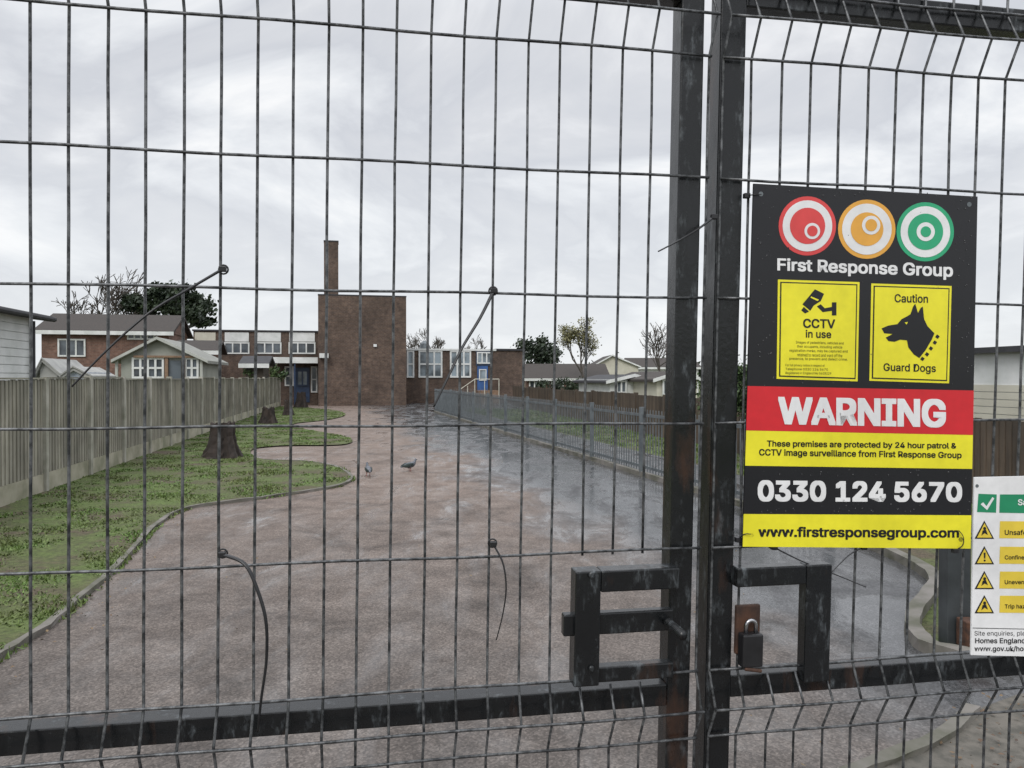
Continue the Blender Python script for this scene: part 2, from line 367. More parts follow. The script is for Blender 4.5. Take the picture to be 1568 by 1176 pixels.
# ------------------------------------------------------------ STUMPS
def stump(px,py,wpx,hpx):
    x,y=gnd(px,py); w=wpx/FPX*y; h=hpx/FPX*y; b=B('tree_stump',True); V=[];F=[]; n=28; rings=10; ph=random.uniform(0,9)
    for j in range(rings):
        t=j/(rings-1)
        for k in range(n):
            a=2*math.pi*k/n; lob=1+.16*math.sin(5*a+ph)*(1.15-t)+.07*math.sin(11*a+ph)+random.uniform(-.05,.05)
            r=w/2*(.62+.42*(1-t)**2.4)*lob
            zz=h*t+(random.uniform(-.09,.08)*h if j==rings-1 else 0)
            V.append((x+r*math.cos(a),y+r*math.sin(a),zz+.0))
    for j in range(rings-1):
        for k in range(n): F.append((j*n+k,j*n+(k+1)%n,(j+1)*n+(k+1)%n,(j+1)*n+k))
    V.append((x,y,h*.93)); c=len(V)-1
    for k in range(n): F.append(((rings-1)*n+k,(rings-1)*n+(k+1)%n,c))
    b.add('trunk',M_bark,V,F); b.build()
stump(341,703,56,54); stump(411,650,28,26); stump(441,637,17,24); stump(461,625,20,24)
# ------------------------------------------------------------ SCHOOL
SF=Fr(math.radians(12.4)); b=B('school_building')
D=45.2
s0,s1,z0,z1=SF.pbox(b,'tower',M_brick,487,622,453.5,622,D,5,0)
SF.box(b,'tower_coping',M_felt,s0-.015,s1+.015,D-.015,D+5.015,z1,z1+.07)
SF.pbox(b,'tower_fittings',M_white,572,577,527,531,D-.08,.078); SF.pbox(b,'tower_fittings',M_white,489,503,541,548,D-.5,.498)
SF.pbox(b,'chimney',M_brick,496,518,370,460,D+2,1.1,4); SF.pbox(b,'chimney_cap',M_felt,495.5,518.5,368,369.8,D+1.97,1.16)
D=48.5
SF.pbox(b,'right_wing',M_brick,600,800,537,622,D,8,0); SF.pbox(b,'roof_edge',M_white,600,760,534,536.8,D-.1,8); 
SF.pbox(b,'roof_edge_dark',M_felt,760,801,534,536.8,D-.1,8)
SF.window(b,624,633,538,577,D,1,2,M_white,M_glassb,.1); SF.window(b,642,676,538,577,D,3,2,M_white,M_glassb,.1); SF.window(b,690,720,538,577,D,3,2,M_white,M_glassb,.1)
SF.pbox(b,'blue_panel',M_navy,729,754,537.5,560,D-.06,.058); SF.window(b,731,752,540,556,D-.07,3,1,M_white,M_glassb,.08)
SF.pbox(b,'blue_door',M_blue,731,747,560.5,600,D-.08,.078); SF.window(b,734,744,566,582,D-.09,1,1,M_white,M_glassb,.06)
SF.pbox(b,'door_step',M_tan,733,764,598,622,D-1.3,1.2,0)
for x in (705,716,727,742,764):
    s,z=SF.px(x,584,D-2); V,F=tube([SF.w(s,D-2,0),SF.w(s,D-2,1.5 if x>720 else 1.1)],.025,5); b.add('handrail',M_cream,V,F)
V,F=tube([SF.w(SF.px(705,0,D-2)[0],D-2,.9),SF.w(SF.px(727,0,D-2)[0],D-2,1.5),SF.w(SF.px(764,0,D-2)[0],D-2,1.5)],.025,5); b.add('handrail',M_cream,V,F)
s,z=SF.px(650,532,D+3); V,F=tube([SF.w(s,D+3,z-.2),SF.w(s,D+3,z+.25),SF.w(s,D+3,z+.45)],[.35,.3,.05],8); b.add('roof_vent',M_rail,V,F)
D=50
SF.pbox(b,'left_wing',M_brick,296,500,508,622,D,7,0); SF.pbox(b,'roof_edge',M_felt,294,500,505.5,507.8,D-.1,7.2)
SF.pbox(b,'panels',M_cream,298,330,509,540,D-.05,.048)
for x0,x1 in ((344,381),(393,430),(443,482)):
    SF.pbox(b,'white_panels',M_white,x0,x1,509,523,D-.05,.048); SF.window(b,x0,x1,525,541,D,3,1,M_white,M_glass,.08)
D=47
SF.pbox(b,'entrance_roof',M_white,414,486.5,547,556,D-1.5,4); SF.pbox(b,'entrance_wall',M_brick,425,486.5,556.5,622,D,2,0)
SF.window(b,437,449,562,590,D,1,2,M_white,M_glass,.08); SF.pbox(b,'blue_doors',M_navy,452,474,563,616,D-.05,.048); SF.window(b,455,471,568,590,D-.06,2,1,M_navy,M_glassb,.08); SF.window(b,477,485,562,600,D,1,2,M_white,M_glass,.08)
for x in (418,450): 
    s=SF.px(x,0,D-1.4)[0]; V,F=tube([SF.w(s,D-1.4,0),SF.w(s,D-1.4,2.45)],.05,6); b.add('canopy_posts',M_navy,V,F)
b.build()
# ------------------------------------------------------------ gabled buildings
def gable_side(b,F,x0,x1,yr,ye,De,depth,wallmat,roofmat,over=.3):
    s0,_=F.px(x0,ye,De); s1,_=F.px(x1,ye,De); _,ze=F.px((x0+x1)/2,ye,De); _,zr=F.px((x0+x1)/2,yr,De+depth/2)
    F.box(b,'walls',wallmat,s0+over,s1-over,De+over,De+depth-over,0,ze)
    dm=De+depth/2
    V=[F.w(s0,De,ze),F.w(s1,De,ze),F.w(s1,dm,zr),F.w(s0,dm,zr),F.w(s1,De+depth,ze),F.w(s0,De+depth,ze)]
    V2=[(x,y,z-.12) for x,y,z in V]; 
    b.add('roof',roofmat,V+V2,[(0,1,2,3),(3,2,4,5),(6,9,8,7),(9,11,10,8),(0,6,7,1),(5,4,10,11),(1,7,8,2),(2,8,10,4),(0,3,9,6),(3,5,11,9)])
    for s in (s0+over,s1-over):
        A=[F.w(s-.05,De+over,ze-.05),F.w(s-.05,De+depth-over,ze-.05),F.w(s-.05,dm,zr-.14),F.w(s+.05,De+over,ze-.05),F.w(s+.05,De+depth-over,ze-.05),F.w(s+.05,dm,zr-.14)]
        b.add('gable',wallmat,A,[(0,1,2),(3,5,4),(0,3,4,1),(1,4,5,2),(2,5,3,0)])
    F.box(b,'fascia',M_white,s0,s1,De-.03,De-.003,ze-.22,ze-.02)
    return s0,s1,ze,zr
def gable_front(b,F,x0,x1,xa,ya,ye,Dn,depth,wallmat,roofmat,over=.25,barge=.14,bm=None):
    bm=bm or M_white
    s0,ze=F.px(x0,ye,Dn); s1,_=F.px(x1,ye,Dn); sa,za=F.px(xa,ya,Dn)
    F.box(b,'walls',wallmat,s0+over,s1-over,Dn+over,Dn+depth-over,0,ze)
    for d in (Dn+over,Dn+depth-over-.06):
        A=[F.w(s0+over,d,ze),F.w(s1-over,d,ze),F.w(sa,d,za-.12)]; A+=[F.w(s0+over,d+.06,ze),F.w(s1-over,d+.06,ze),F.w(sa,d+.06,za-.12)]
        b.add('gable',wallmat,A,[(0,1,2),(3,5,4),(0,3,4,1),(1,4,5,2),(2,5,3,0)])
    for (sa0,sb0) in ((s0,sa),(sa,s1)):
        za0=ze-.08 if sa0==s0 else za; zb0=za if sa0==s0 else ze-.08
        T=[F.w(sa0,Dn,za0),F.w(sb0,Dn,zb0),F.w(sb0,Dn+depth,zb0),F.w(sa0,Dn+depth,za0)]; U=[(x,y,z-.1) for x,y,z in T]
        b.add('roof',roofmat,U+T,BOXF)
        T=[F.w(sa0,Dn-.03,za0+.02),F.w(sb0,Dn-.03,zb0+.02),F.w(sb0,Dn-.002,zb0+.02),F.w(sa0,Dn-.002,za0+.02)]; U=[(x,y,z-barge) for x,y,z in T]
        b.add('bargeboard',bm,U+T,BOXF)
LF=Fr(math.radians(11.1))
b=B('garden_cabin'); D=29
gable_front(b,LF,170,318,240,516,548,D,4.5,M_sage,M_sageroof,barge=.10,bm=M_sagew)
LF.window(b,204,250,549,578,D+.24,4,2,M_white,M_glass,.07); LF.window(b,285,303,549,578,D+.24,2,2,M_white,M_glass,.07)
LF.pbox(b,'porch_timber',M_tan,252,257,549,590,D+.1,.12); LF.pbox(b,'porch_timber',M_tan,278,283,549,590,D+.1,.12); LF.pbox(b,'porch_door',M_glass,258,277,552,590,D+.2,.045)
LF.pbox(b,'porch_timber',M_tan,204,303,544.5,547.5,D+.1,.14)
LF.pbox(b,'corner_boards',M_sagew,176,180,549,590,D+.15,.09); LF.pbox(b,'corner_boards',M_sagew,306,310,549,590,D+.15,.09); b.build()
b=B('brick_house'); H0=Fr(math.radians(13)); gable_side(b,H0,50,266,481,506,44,6,M_brick2,M_tile)
H0.window(b,196,236,509,519,44.3,4,1,M_white,M_glass,.08); H0.window(b,90,130,520,545,44.3,3,1,M_white,M_glass,.08); b.build()
b=B('brick_bungalow'); gable_side(b,Fr(math.radians(14)),262,335,521,536,42,4,M_brick2,M_tile); b.build()
b=B('white_clad_outbuilding'); 
def lf_sd(x,y): return (Vector((x,y,0)).dot(LF.r),Vector((x,y,0)).dot(LF.a))
sw,_=lf_sd(-5.84-.196*10,10); _,dend=lf_sd(-8.58,14.0)
LF.box(b,'walls',M_white,sw-5,sw,7,dend,0,2.62)
for k in range(19): LF.box(b,'cladding',M_white,sw+.002,sw+.02,7,dend,k*.14,k*.14+.125)
V=[LF.w(sw-5.2,6.8,3.4),LF.w(sw+.22,6.8,2.72),LF.w(sw+.22,dend+.35,2.72),LF.w(sw-5.2,dend+.35,3.4)]; V=[(x,y,z-.1) for x,y,z in V]+V
b.add('roof',M_felt,V,BOXF); V,F=tube([LF.w(sw+.26,6.8,2.66),LF.w(sw+.26,dend+.35,2.66)],.045,8); b.add('gutter',M_felt,V,F); V,F=tube([LF.w(sw+.07,dend-.1,0),LF.w(sw+.07,dend-.1,2.6)],.035,8); b.add('downpipe',M_felt,V,F); b.build()
M_tarp=simple('blue_tarp',(.30,.35,.43),(.48,.52,.58),6,.5); M_can=simple('canvas',(.36,.36,.34),(.26,.26,.25),3,.8)
b=B('garden_gazebo'); gable_front(b,LF,52,92,64,548,567,22,2.5,M_can,M_can,.1,.04,M_can); b.build()
b=B('garden_tent'); gable_front(b,LF,92,140,112,561,570,21,2,M_tarp,M_can,.1,.04,M_can); b.build()
b=B('garden_shed'); gable_side(b,LF,365,412,545,556,38,3,M_brown,M_felt); b.build()
# ------------------------------------------------------------ RIGHT SIDE BUILDINGS
RF=Fr(math.atan(.167)); 
b=B('mobile_home'); sw=Vector((7.6,11.67,0)).dot(RF.r)
RF.box(b,'walls',M_white,sw,sw+3.2,8.0,18,.0,2.0)
for k in range(13): RF.box(b,'cladding',M_cream,sw-.02,sw-.002,8.0,18,k*.115,k*.115+.105)
for q0,q1,za,zb_ in ((-.15,1.6,2.07,2.13),(1.6,3.4,2.13,2.07)):
    V=[RF.w(sw+q0,7.8,za),RF.w(sw+q1,7.8,zb_),RF.w(sw+q1,18.2,zb_),RF.w(sw+q0,18.2,za)]; V=[(x,y,z-.09) for x,y,z in V]+V; b.add('roof',M_felt,V,BOXF)
b.build()
b=B('bungalow'); F1=Fr(0); gable_side(b,F1,800,936,557,579,62,8,M_brick2,M_tile); F1.window(b,845,862,582,592,62.3,2,1,M_white,M_glass,.1); F1.window(b,897,922,582,595,62.3,3,1,M_white,M_glassb,.1); F1.window(b,811,826,582,595,62.3,2,1,M_white,M_glass,.1); b.build()
b=B('cream_house'); gable_front(b,F1,905,982,938,543,560,75,8,M_cream,M_tile); b.build()
b=B('chalet'); gable_front(b,RF,928,1012,972,573,581,33,6,M_white,M_felt); RF.window(b,944,958,584,601,33.2,2,1,M_white,M_glass,.07); RF.window(b,974,988,584,601,33.2,2,1,M_white,M_glass,.07); b.build()
b=B('chalet'); gable_front(b,RF,1000,1080,1040,568,578,30,6,M_cream,M_tile); RF.window(b,1015,1030,582,604,30.2,2,1,M_white,M_glass,.07); b.build()
b=B('white_house'); gable_side(b,F1,965,1075,548,562,80,8,M_white,M_tile); b.build()
# ------------------------------------------------------------ VEGETATION
def crown(b,c,rad,ncl,nl,ls,mat,cl=.28,flat=.7,shell=True):
    c=Vector(c); V=[];F=[]
    for i in range(ncl):
        while True:
            p=Vector([random.uniform(-1,1) for _ in range(3)])
            if p.length<=1 and (not shell or p.length>.35): break
        cc=c+Vector((p.x*rad[0],p.y*rad[1],p.z*rad[2])); cr=cl*min(rad)*random.uniform(.6,1.5)
        for k in range(nl):
            q=Vector([random.gauss(0,.55) for _ in range(3)]); q.z*=flat; q=cc+q*cr
            n=Vector([random.gauss(0,1) for _ in range(3)]).normalized(); t=n.orthogonal().normalized(); w=n.cross(t); s=ls*random.uniform(.6,1.4)
            o=len(V); V+=[tuple(q+t*s),tuple(q+w*s*.6),tuple(q-t*s),tuple(q-w*s*.6)]; F.append((o,o+1,o+2,o+3))
    b.add('foliage',mat,V,F)
def trunk(b,p,top,r,mat=M_bark): 
    p=Vector(p);top=Vector(top); m=(p+top)/2+Vector((random.uniform(-.1,.1),0,0)); V,F=tube([p,m,top],[r,r*.75,r*.4],8); b.add('trunk',mat,V,F)
def P3(px,py,Y):
    r=ray(px,py); return EYE+r*(Y/r.y)
b=B('pine_tree'); Y=60
base=P3(262,578,Y); base.z=0; fork=P3(258,500,Y); trunk(b,base,fork,.4)
for (x,y,w,h,n) in ((222,462,34,14,26),(272,450,36,15,30),(252,476,48,15,34),(302,476,20,20,20),(203,472,16,8,10),(313,492,12,8,7),(245,446,20,9,10)):
    c=P3(x,y,Y); crown(b,c,(w/FPX*Y,1.6,h/FPX*Y),n,64,.16,M_pine,.55,.65)
    V,F=tube([fork,(fork+c)/2+Vector((0,0,-.3)),c],[.22,.15,.06],6); b.add('branches',M_bark,V,F)
b.build()
def bare(name,px,Y,ytop,seed,spread=.55,lean=0,mat=M_twig,leaves=0,depth=6,r0=None,k0=.27,rmin=.014):
    random.seed(seed); b=B(name); base=P3(px,578,Y); base.z=0; H=P3(px,ytop,Y).z
    top=[0]; segs=[]
    def br(p,d,l,r,k):
        pts=[p];rr=[r];q=p;dd=d.copy()
        for i in range(3):
            dd=(dd+Vector([random.gauss(0,.10) for _ in range(3)])).normalized(); q=q+dd*l/3; pts.append(q); rr.append(r*(1-.13*(i+1)))
        segs.append((pts,rr,k)); top[0]=max(top[0],q.z)
        if k==0: return
        for j in range(3 if k>1 else 4):
            t=pts[-1] if j<2 else pts[2]
            nd=(dd+Vector([random.gauss(0,spread) for _ in range(3)])+Vector((0,0,.18))).normalized(); br(t,nd,l*random.uniform(.62,.85),r*.58,k-1)
    br(Vector((0,0,0)),Vector((lean,0,1)).normalized(),H*k0,H*.022,depth-1)
    sc=H/top[0]
    for pts,rr,k in segs:
        V,F=tube([base+p*sc for p in pts],[max(x,rmin) for x in rr],4 if k<depth-1 else 7,False); b.add('branches',mat,V,F)
        if k==0 and leaves: crown(b,base+pts[-1]*sc,(.3,.3,.3),1,leaves,.07,M_yleaf,.9)
    b.build()
bare('bare_tree',110,58,403,3,.42,depth=7,rmin=.022)
bare('bare_tree',672,90,503,5,.45,depth=6,rmin=.02); bare('bare_tree',735,95,512,6,.45,depth=6,rmin=.02); bare('bare_tree',630,92,510,9,.5,depth=6,rmin=.02)
bare('bare_tree',1018,48,492,11,.3,depth=6); 
bare('poplar_tree',899,60,487,12,.24,leaves=9,depth=6)
random.seed(21)
b=B('evergreen_tree'); Y=70; c=P3(822,545,Y); trunk(b,(c.x,Y,0),c,.35)
for (x,y,w,h,n) in ((804,532,14,13,14),(827,536,24,17,26),(848,546,13,13,11),(820,555,32,14,26)): crown(b,P3(x,y,Y),(w/FPX*Y,2,h/FPX*Y),n,55,.14,M_pine,.45,.9)
b.build()
b=B('hedge'); 
for (x,y,w,h,Y,n) in ((865,590,40,5,52,24),(1000,596,20,5,42,10)): 
    crown(b,P3(x,y,Y),(w/FPX*Y,.8,h/FPX*Y+.15),n,70,.08,M_pine,.7,.9,False)
b.build()
b=B('ivy_bush'); 
for (x,y,w,h,Y,n) in ((1112,588,34,34,15,46),(1090,618,18,24,14.5,20),(1150,600,30,40,15,30)): crown(b,P3(x,y,Y),(w/FPX*Y,.35,h/FPX*Y),n,100,.032,M_leaf,.5,.9,False)
trunk(b,(P3(1112,0,15).x,15,0),P3(1112,590,15),.06); b.build()
b=B('distant_trees',True)
random.seed(30)
for i in range(56):
    x=-130+i*4.8+random.uniform(-1,1); crown(b,(x,150+random.uniform(-6,6),2.0),(3.8,2,random.uniform(1.6,3.2)),8,34,.5,M_pine,.6)
b.build()
b=B('garden_shrub')
for (x,y,w,h,Y,n) in ((385,568,12,10,37,9),(425,572,12,9,42,9)): crown(b,P3(x,y,Y),(w/FPX*Y,.5,h/FPX*Y),n,60,.07,M_leaf,.6,.9,False)
b.build()
# ------------------------------------------------------------ PIGEONS
M_pig=simple('pigeon_feathers',(.15,.16,.18),(.06,.065,.08),18,.6); M_pigw=simple('pigeon_dark',(.04,.05,.055),(.03,.055,.045),20,.4); M_leg=simple('pigeon_legs',(.3,.08,.06),None,5,.6)
def pigeon(px,py,ang):
    x,y=gnd(px,py); b=B('pigeon'); R=Matrix.Rotation(ang,3,'Z')
    def T(V): return [tuple(R@(Vector(v)*1.0)+Vector((x,y,.008))) for v in V]
    hd=(.125,0,.19); nk=(.10,0,.145)
    V,F=tube([(-.17,0,.075),(-.13,0,.083),(-.07,0,.095),(-.01,0,.10),(.05,0,.108),(.085,0,.125),nk,((nk[0]+hd[0])/2,0,(nk[2]+hd[2])/2),hd,(hd[0]+.018,0,hd[2]-.002)],[(.022,.006),(.026,.012),(.045,.035),(.055,.052),(.050,.05),(.036,.038),(.026,.027),(.020,.021),(.020,.020),(.009,.009)],12); b.add('body',M_pig,T(V),F,True)
    V,F=tube([(hd[0]+.016,0,hd[2]),(hd[0]+.038,0,hd[2]-.006)],[.006,.001],6); b.add('beak',M_pigw,T(V),F)
    for sgn in (-1,1):
        V,F=tube([(-.16,sgn*.02,.09),(-.06,sgn*.048,.105),(.05,sgn*.047,.115)],[(.004,.012),(.008,.036),(.006,.025)],8); b.add('wings',M_pigw,T(V),F,True)
        V,F=tube([(.0,sgn*.025,.06),(.012,sgn*.025,.03),(.006,sgn*.025,0)],[.009,.005,.004],6); b.add('legs',M_leg,T(V),F)
        for a in (-.5,0,.5,3.14):
            V,F=tube([(.006,sgn*.025,.003),(.006+.026*math.cos(a),sgn*.025+.026*math.sin(a),.002)],[.003,.002],5); b.add('toes',M_leg,T(V),F)
        V,F=tube([(hd[0]+.004,sgn*.0185,hd[2]+.004),(hd[0]+.004,sgn*.021,hd[2]+.004)],[.004,.002],6); b.add('eyes',M_rust,T(V),F)
    b.build()
pigeon(564,729,math.radians(110)); pigeon(627,722,math.radians(40))
# ------------------------------------------------------------ GATE
GU=(RT*5.51-UP*.004+FW).normalized(); GV=(RT*.016+UP-FW*.027).normalized(); GN=GU.cross(GV).normalized(); GO=EYE+ray(784,588)*1.217
def G(u,v,w=0): return GO+GU*u+GV*v+GN*w
def uv(px,py,w=0):
    r=ray(px,py); A=Matrix((GU,GV,-r)).transposed(); s=A.inverted()@(EYE-(GO+GN*w)); return s.x,s.y
def gbox(b,part,mat,u0,u1,v0,v1,w0,w1):
    V=[G(*q) for q in ((u0,v0,w0),(u1,v0,w0),(u1,v1,w0),(u0,v1,w0),(u0,v0,w1),(u1,v0,w1),(u1,v1,w1),(u0,v1,w1))]; b.add(part,mat,V,BOXF)
W0,W1=-.044,-.004
rows=[uv(757,y)[1] for y in (60,257,450,650,850,1048)]
vt,vb=rows[0],rows[-1]
FD=.028
prof=[(vt+.32,0),(vt+.11,0),(vt+.055,FD),(vt,0)]+[(rows[0]+(rows[-1]-rows[0])*k/10,0) for k in range(1,10)]+[(vb,0),(vb-.055,FD),(vb-.11,0),(vb-.31,0),(vb-.51,0),(vb-.56,FD),(vb-.62,0)]
hrows=[(vt+.31,0),(vt+.11,0),(vt+.055,FD)]+[(v,0) for v in rows]+[(vb-.055,FD),(vb-.11,0),(vb-.31,0),(vb-.51,0),(vb-.56,FD)]
cutL=(uv(872,950)[0],1e9); vcut0=rows[4]-.002; vcut1=uv(950,1046)[1]-.0
def wires(b,us,uL,uR,cut):
    for u in us:
        j=random.uniform(-.0012,.0012); segs=[prof]
        if cut[0]<u<cut[1]: segs=[[p for p in prof if p[0]>vcut0]+[(vcut0-.004,0)],[(vcut1,0)]+[p for p in prof if p[0]<vcut1]]
        for sg in segs:
            pts=[G(u+j+random.uniform(-.0006,.0006),v,w) for v,w in sg]
            V,F=tube(pts,.0022,6); b.add('vertical_wires',M_wire,V,F,True)
    for v,w in hrows:
        n=14; pts=[G(uL+(uR-uL)*k/n,v+.0012*math.sin(k*1.3+v*9),w+.0042) for k in range(n+1)]
        V,F=tube(pts,.0023,6); b.add('horizontal_wires',M_wire,V,F,True)
b=B('metal_gate')
sp=(uv(989,600)[0]-uv(47,600)[0])/18; ub=uv(47,600)[0]
us=[ub+sp*k for k in range(-6,19)]+[uv(1077,500)[0]]
uL=ub-sp*7
wires(b,us,uL,uv(1079,500)[0],(cutL[0],uv(1060,950)[0]))
a0,a1=uv(1036,400,W1)[0],uv(1071,400,W1)[0]
zb=-1.52
gbox(b,'stile',M_gate,a0,a1,zb,.72,W0,W1)
r1,r0=uv(757,1067,W1)[1],uv(757,1102,W1)[1]
gbox(b,'mid_rail',M_gate,uL,a0,r0,r1,W0+.001,W1-.001)
t0=uv(1300,24,W1)[1]; gbox(b,'top_rail',M_gate,uL,a0,t0,t0+.04,W0+.001,W1-.001)
gbox(b,'bottom_rail',M_gate,uL,a0,zb,zb+.04,W0+.001,W1-.001)
wl=.03
x0,y1=uv(882,876,wl); x1,_=uv(921,876,wl); _,yb=uv(900,1052,wl); _,yt=uv(960,906,wl)
gbox(b,'latch_frame',M_gate,x0,x1,yb-.0,y1,W1+.001,wl)
xe=uv(1041,890,wl)[0]; gbox(b,'latch_frame',M_gate,x1+.0005,xe,yt,y1-.0005,W1+.001,wl-.0005)
_,m1=uv(960,937,wl-.008);_,m0=uv(960,970,wl-.008)
gbox(b,'latch_bar',M_gate,uv(863,950,.02)[0],uv(1030,950,.02)[0],m0,m1,.004,wl-.008)
_,m1=uv(960,1024,wl);_,m0=uv(960,1048,wl)
gbox(b,'latch_frame',M_gate,x1+.0005,xe-.002,m0,m1,-.003,wl-.012)
p=uv(1022,952,.03);q0=G(p[0],p[1],.0);q1=G(p[0]+.004,p[1]-.004,.085)
V,F=tube([q0,q1],.0068,10); b.add('bolt',M_gate,V,F,True)
for k in range(13):
    pp=q0.lerp(q1,.36+.05*k); V,F=tube([pp,pp+(q1-q0)*.022],.0078,10); b.add('bolt_thread',M_gate,V,F)
for y in (1018,875): 
    p=uv(905,y+5,wl); V,F=tube([G(p[0],p[1],wl),G(p[0],p[1],wl+.005)],.006,6); b.add('bolt_heads',M_gate,V,F)
b.build(.0025)
b=B('metal_gate')
sp=(uv(1535,250)[0]-uv(1193,250)[0])/8; ub=uv(1193,250)[0]
us=[uv(1103,300)[0]]+[ub+sp*k for k in range(-1,22)]; uR=ub+sp*21.3
wires(b,us,uv(1097,500)[0],uR,(uv(1140,950)[0],uv(1292,950)[0]))
a0,a1=uv(1098,300,W1)[0],uv(1137,300,W1)[0]
gbox(b,'stile',M_gate,a0,a1,zb,.72,W0,W1)
r1,r0=uv(1300,1022,W1)[1],uv(1300,1055,W1)[1]
gbox(b,'mid_rail',M_gate,a1,uR,r0,r1,W0+.001,W1-.001)
gbox(b,'top_rail',M_gate,a1,uR,t0,t0+.04,W0+.001,W1-.001); gbox(b,'bottom_rail',M_gate,a1,uR,zb,zb+.04,W0+.001,W1-.001)
gbox(b,'end_stile',M_gate,uR,uR+.04,zb,.72,W0,W1)
wl=.022
x1,y1=uv(1275,864,wl); x0=uv(1236,864,wl)[0]; yt=uv(1200,897,wl)[1]
gbox(b,'latch_frame',M_gate,x0,x1,r1-.01,y1,W1+.001,wl)
gbox(b,'latch_frame',M_gate,a1-.006,x0-.0005,yt,y1-.0005,W1+.001,wl-.0005)
c0=uv(1128,1004,.01);c1=uv(1167,927,.01); gbox(b,'lock_plate',M_rust,c0[0],c1[0],c0[1],c1[1],-.003,.006)
b.build(.0025)
M_chrome=simple('chrome',(.5,.5,.52),(.3,.3,.3),5,.2,0,1)
b=B('padlock'); c0=uv(1138,1025,.03);c1=uv(1171,972,.03); gbox(b,'body',M_plastic,c0[0],c1[0],c0[1],c1[1],.008,.028)
m=(c0[0]+c1[0])/2; r=.0085; pts=[G(m-r,c1[1]-.002,.018),G(m-r,c1[1]+.012,.018)]+[G(m+r*math.cos(a),c1[1]+.012+r*math.sin(a),.018) for a in np.linspace(math.pi,0,9)][1:-1]+[G(m+r,c1[1]+.012,.018),G(m+r,c1[1]-.002,.018)]
V,F=tube(pts,.0035,8); b.add('shackle',M_chrome,V,F,True)
p0=uv(1142,1026,.03);p1=uv(1168,1029,.03); V,F=tube([G(p0[0],p0[1],.026),G(p1[0],p1[1],.026)],.0035,6); b.add('base_plate',M_rust,V,F); b.build(.003)
# ------------------------------------------------------------ CABLE TIES
def tie(pts,r=.0022,loop=True):
    b=B('cable_tie'); Q=[]
    for (x,y,w) in pts:
        u,v=uv(x,y,w); Q.append((u,v,w))
    Q=catmull(Q,6); n=len(Q); V,F=tube([G(*q) for q in Q],[(r*1.25*(1-.45*i/n),r*.8*(1-.45*i/n)) for i in range(n)],6); b.add('tail',M_plastic,V,F,True)
    u,v,w=Q[0]; gbox(b,'head',M_plastic,u-.005,u+.005,v-.004,v+.004,w-.004,w+.005)
    if loop: V,F=tube([G(u+.0065*math.cos(a),v+.0065*math.sin(a),w-.006) for a in np.linspace(0,6.28,13)],.0016,5,False); b.add('loop',M_plastic,V,F)
    b.build(.001)
tie([(341,412,.012),(290,442,.03),(230,478,.05),(165,535,.06),(110,592,.065)],.003)
tie([(756,445,.012),(735,487,.03),(708,532,.04),(685,580,.05),(664,623,.055)],.0028)
tie([(340,849,.012),(374,863,.03),(393,900,.04),(407,950,.045),(408,1010,.045),(400,1070,.045),(395,1120,.04)],r=.0032)
tie([(755,833,.012),(770,862,.02),(775,900,.025),(770,940,.025),(760,980,.025)],r=.0018)
tie([(1093,332,.01),(1070,350,.02),(1040,368,.025),(1008,385,.03)],.0024,False)
tie([(1185,838,.006),(1225,858,.012),(1275,878,.014),(1326,899,.02)],r=.0018,loop=False)
tie([(1322,838,.006),(1300,850,.01),(1270,880,.014)],r=.0015,loop=False)
tie([(1143,300,.004),(1155,298,.016),(1166,298,.018)],r=.0014,loop=False)
tie([(1130,826,.004),(1140,818,.016),(1150,818,.018)],r=.0014,loop=False)
tie([(1462,843,.012),(1474,835,.02),(1475,822,.020),(1468,812,.018)],r=.0014,loop=False)
# ------------------------------------------------------------ SIGNS
FONT=None
try:
    d=os.path.join(bpy.utils.resource_path('LOCAL'),'datafiles','fonts')
    f=os.path.join(d,'Inter.woff2')
    if os.path.exists(f): FONT=bpy.data.fonts.load(f)
except Exception as e: FONT=None
def sm(name,c,r=.35):
    m,nt,bs=newmat(name); v=coords(nt); f=noise(nt,v,60,3); g=noise(nt,v,9,4)
    c_=mix(nt,1,ramp(nt,f,[(.3,c),(.7,tuple(x*.92 for x in c))]),ramp(nt,g,[(.35,.88),(.6,1)]),'MULTIPLY')
    nt.links.new(c_,bs.inputs['Base Color']); bs.inputs['Roughness'].default_value=r; return m
S_blk=sm('sign_black',(.012,.012,.015),.33); S_yel=sm('sign_yellow',(.92,.84,.035)); S_red=sm('sign_red',(.68,.025,.035)); S_wht=sm('sign_white',(.88,.88,.88))
S_cr=sm('logo_red',(.78,.075,.075)); S_co=sm('logo_amber',(.88,.44,.07)); S_cg=sm('logo_green',(.03,.42,.20)); S_gr=sm('safety_green',(.02,.28,.13)); S_y2=sm('hazard_yellow',(.88,.66,.07))
sgn=B('warning_sign'); cur=[sgn]; WB=.014
def poly(part,mat,pts,lv):
    w=WB+.0004*lv; V=[]
    for x,y in pts: u,v=uv(x,y,WB); V.append(G(u,v,w))
    cur[0].add(part,mat,V,[tuple(range(len(V)))])
def disc(part,mat,x,y,r,lv,n=40): poly(part,mat,[(x+r*math.cos(2*math.pi*k/n),y+r*1.03*math.sin(2*math.pi*k/n)) for k in range(n)],lv)
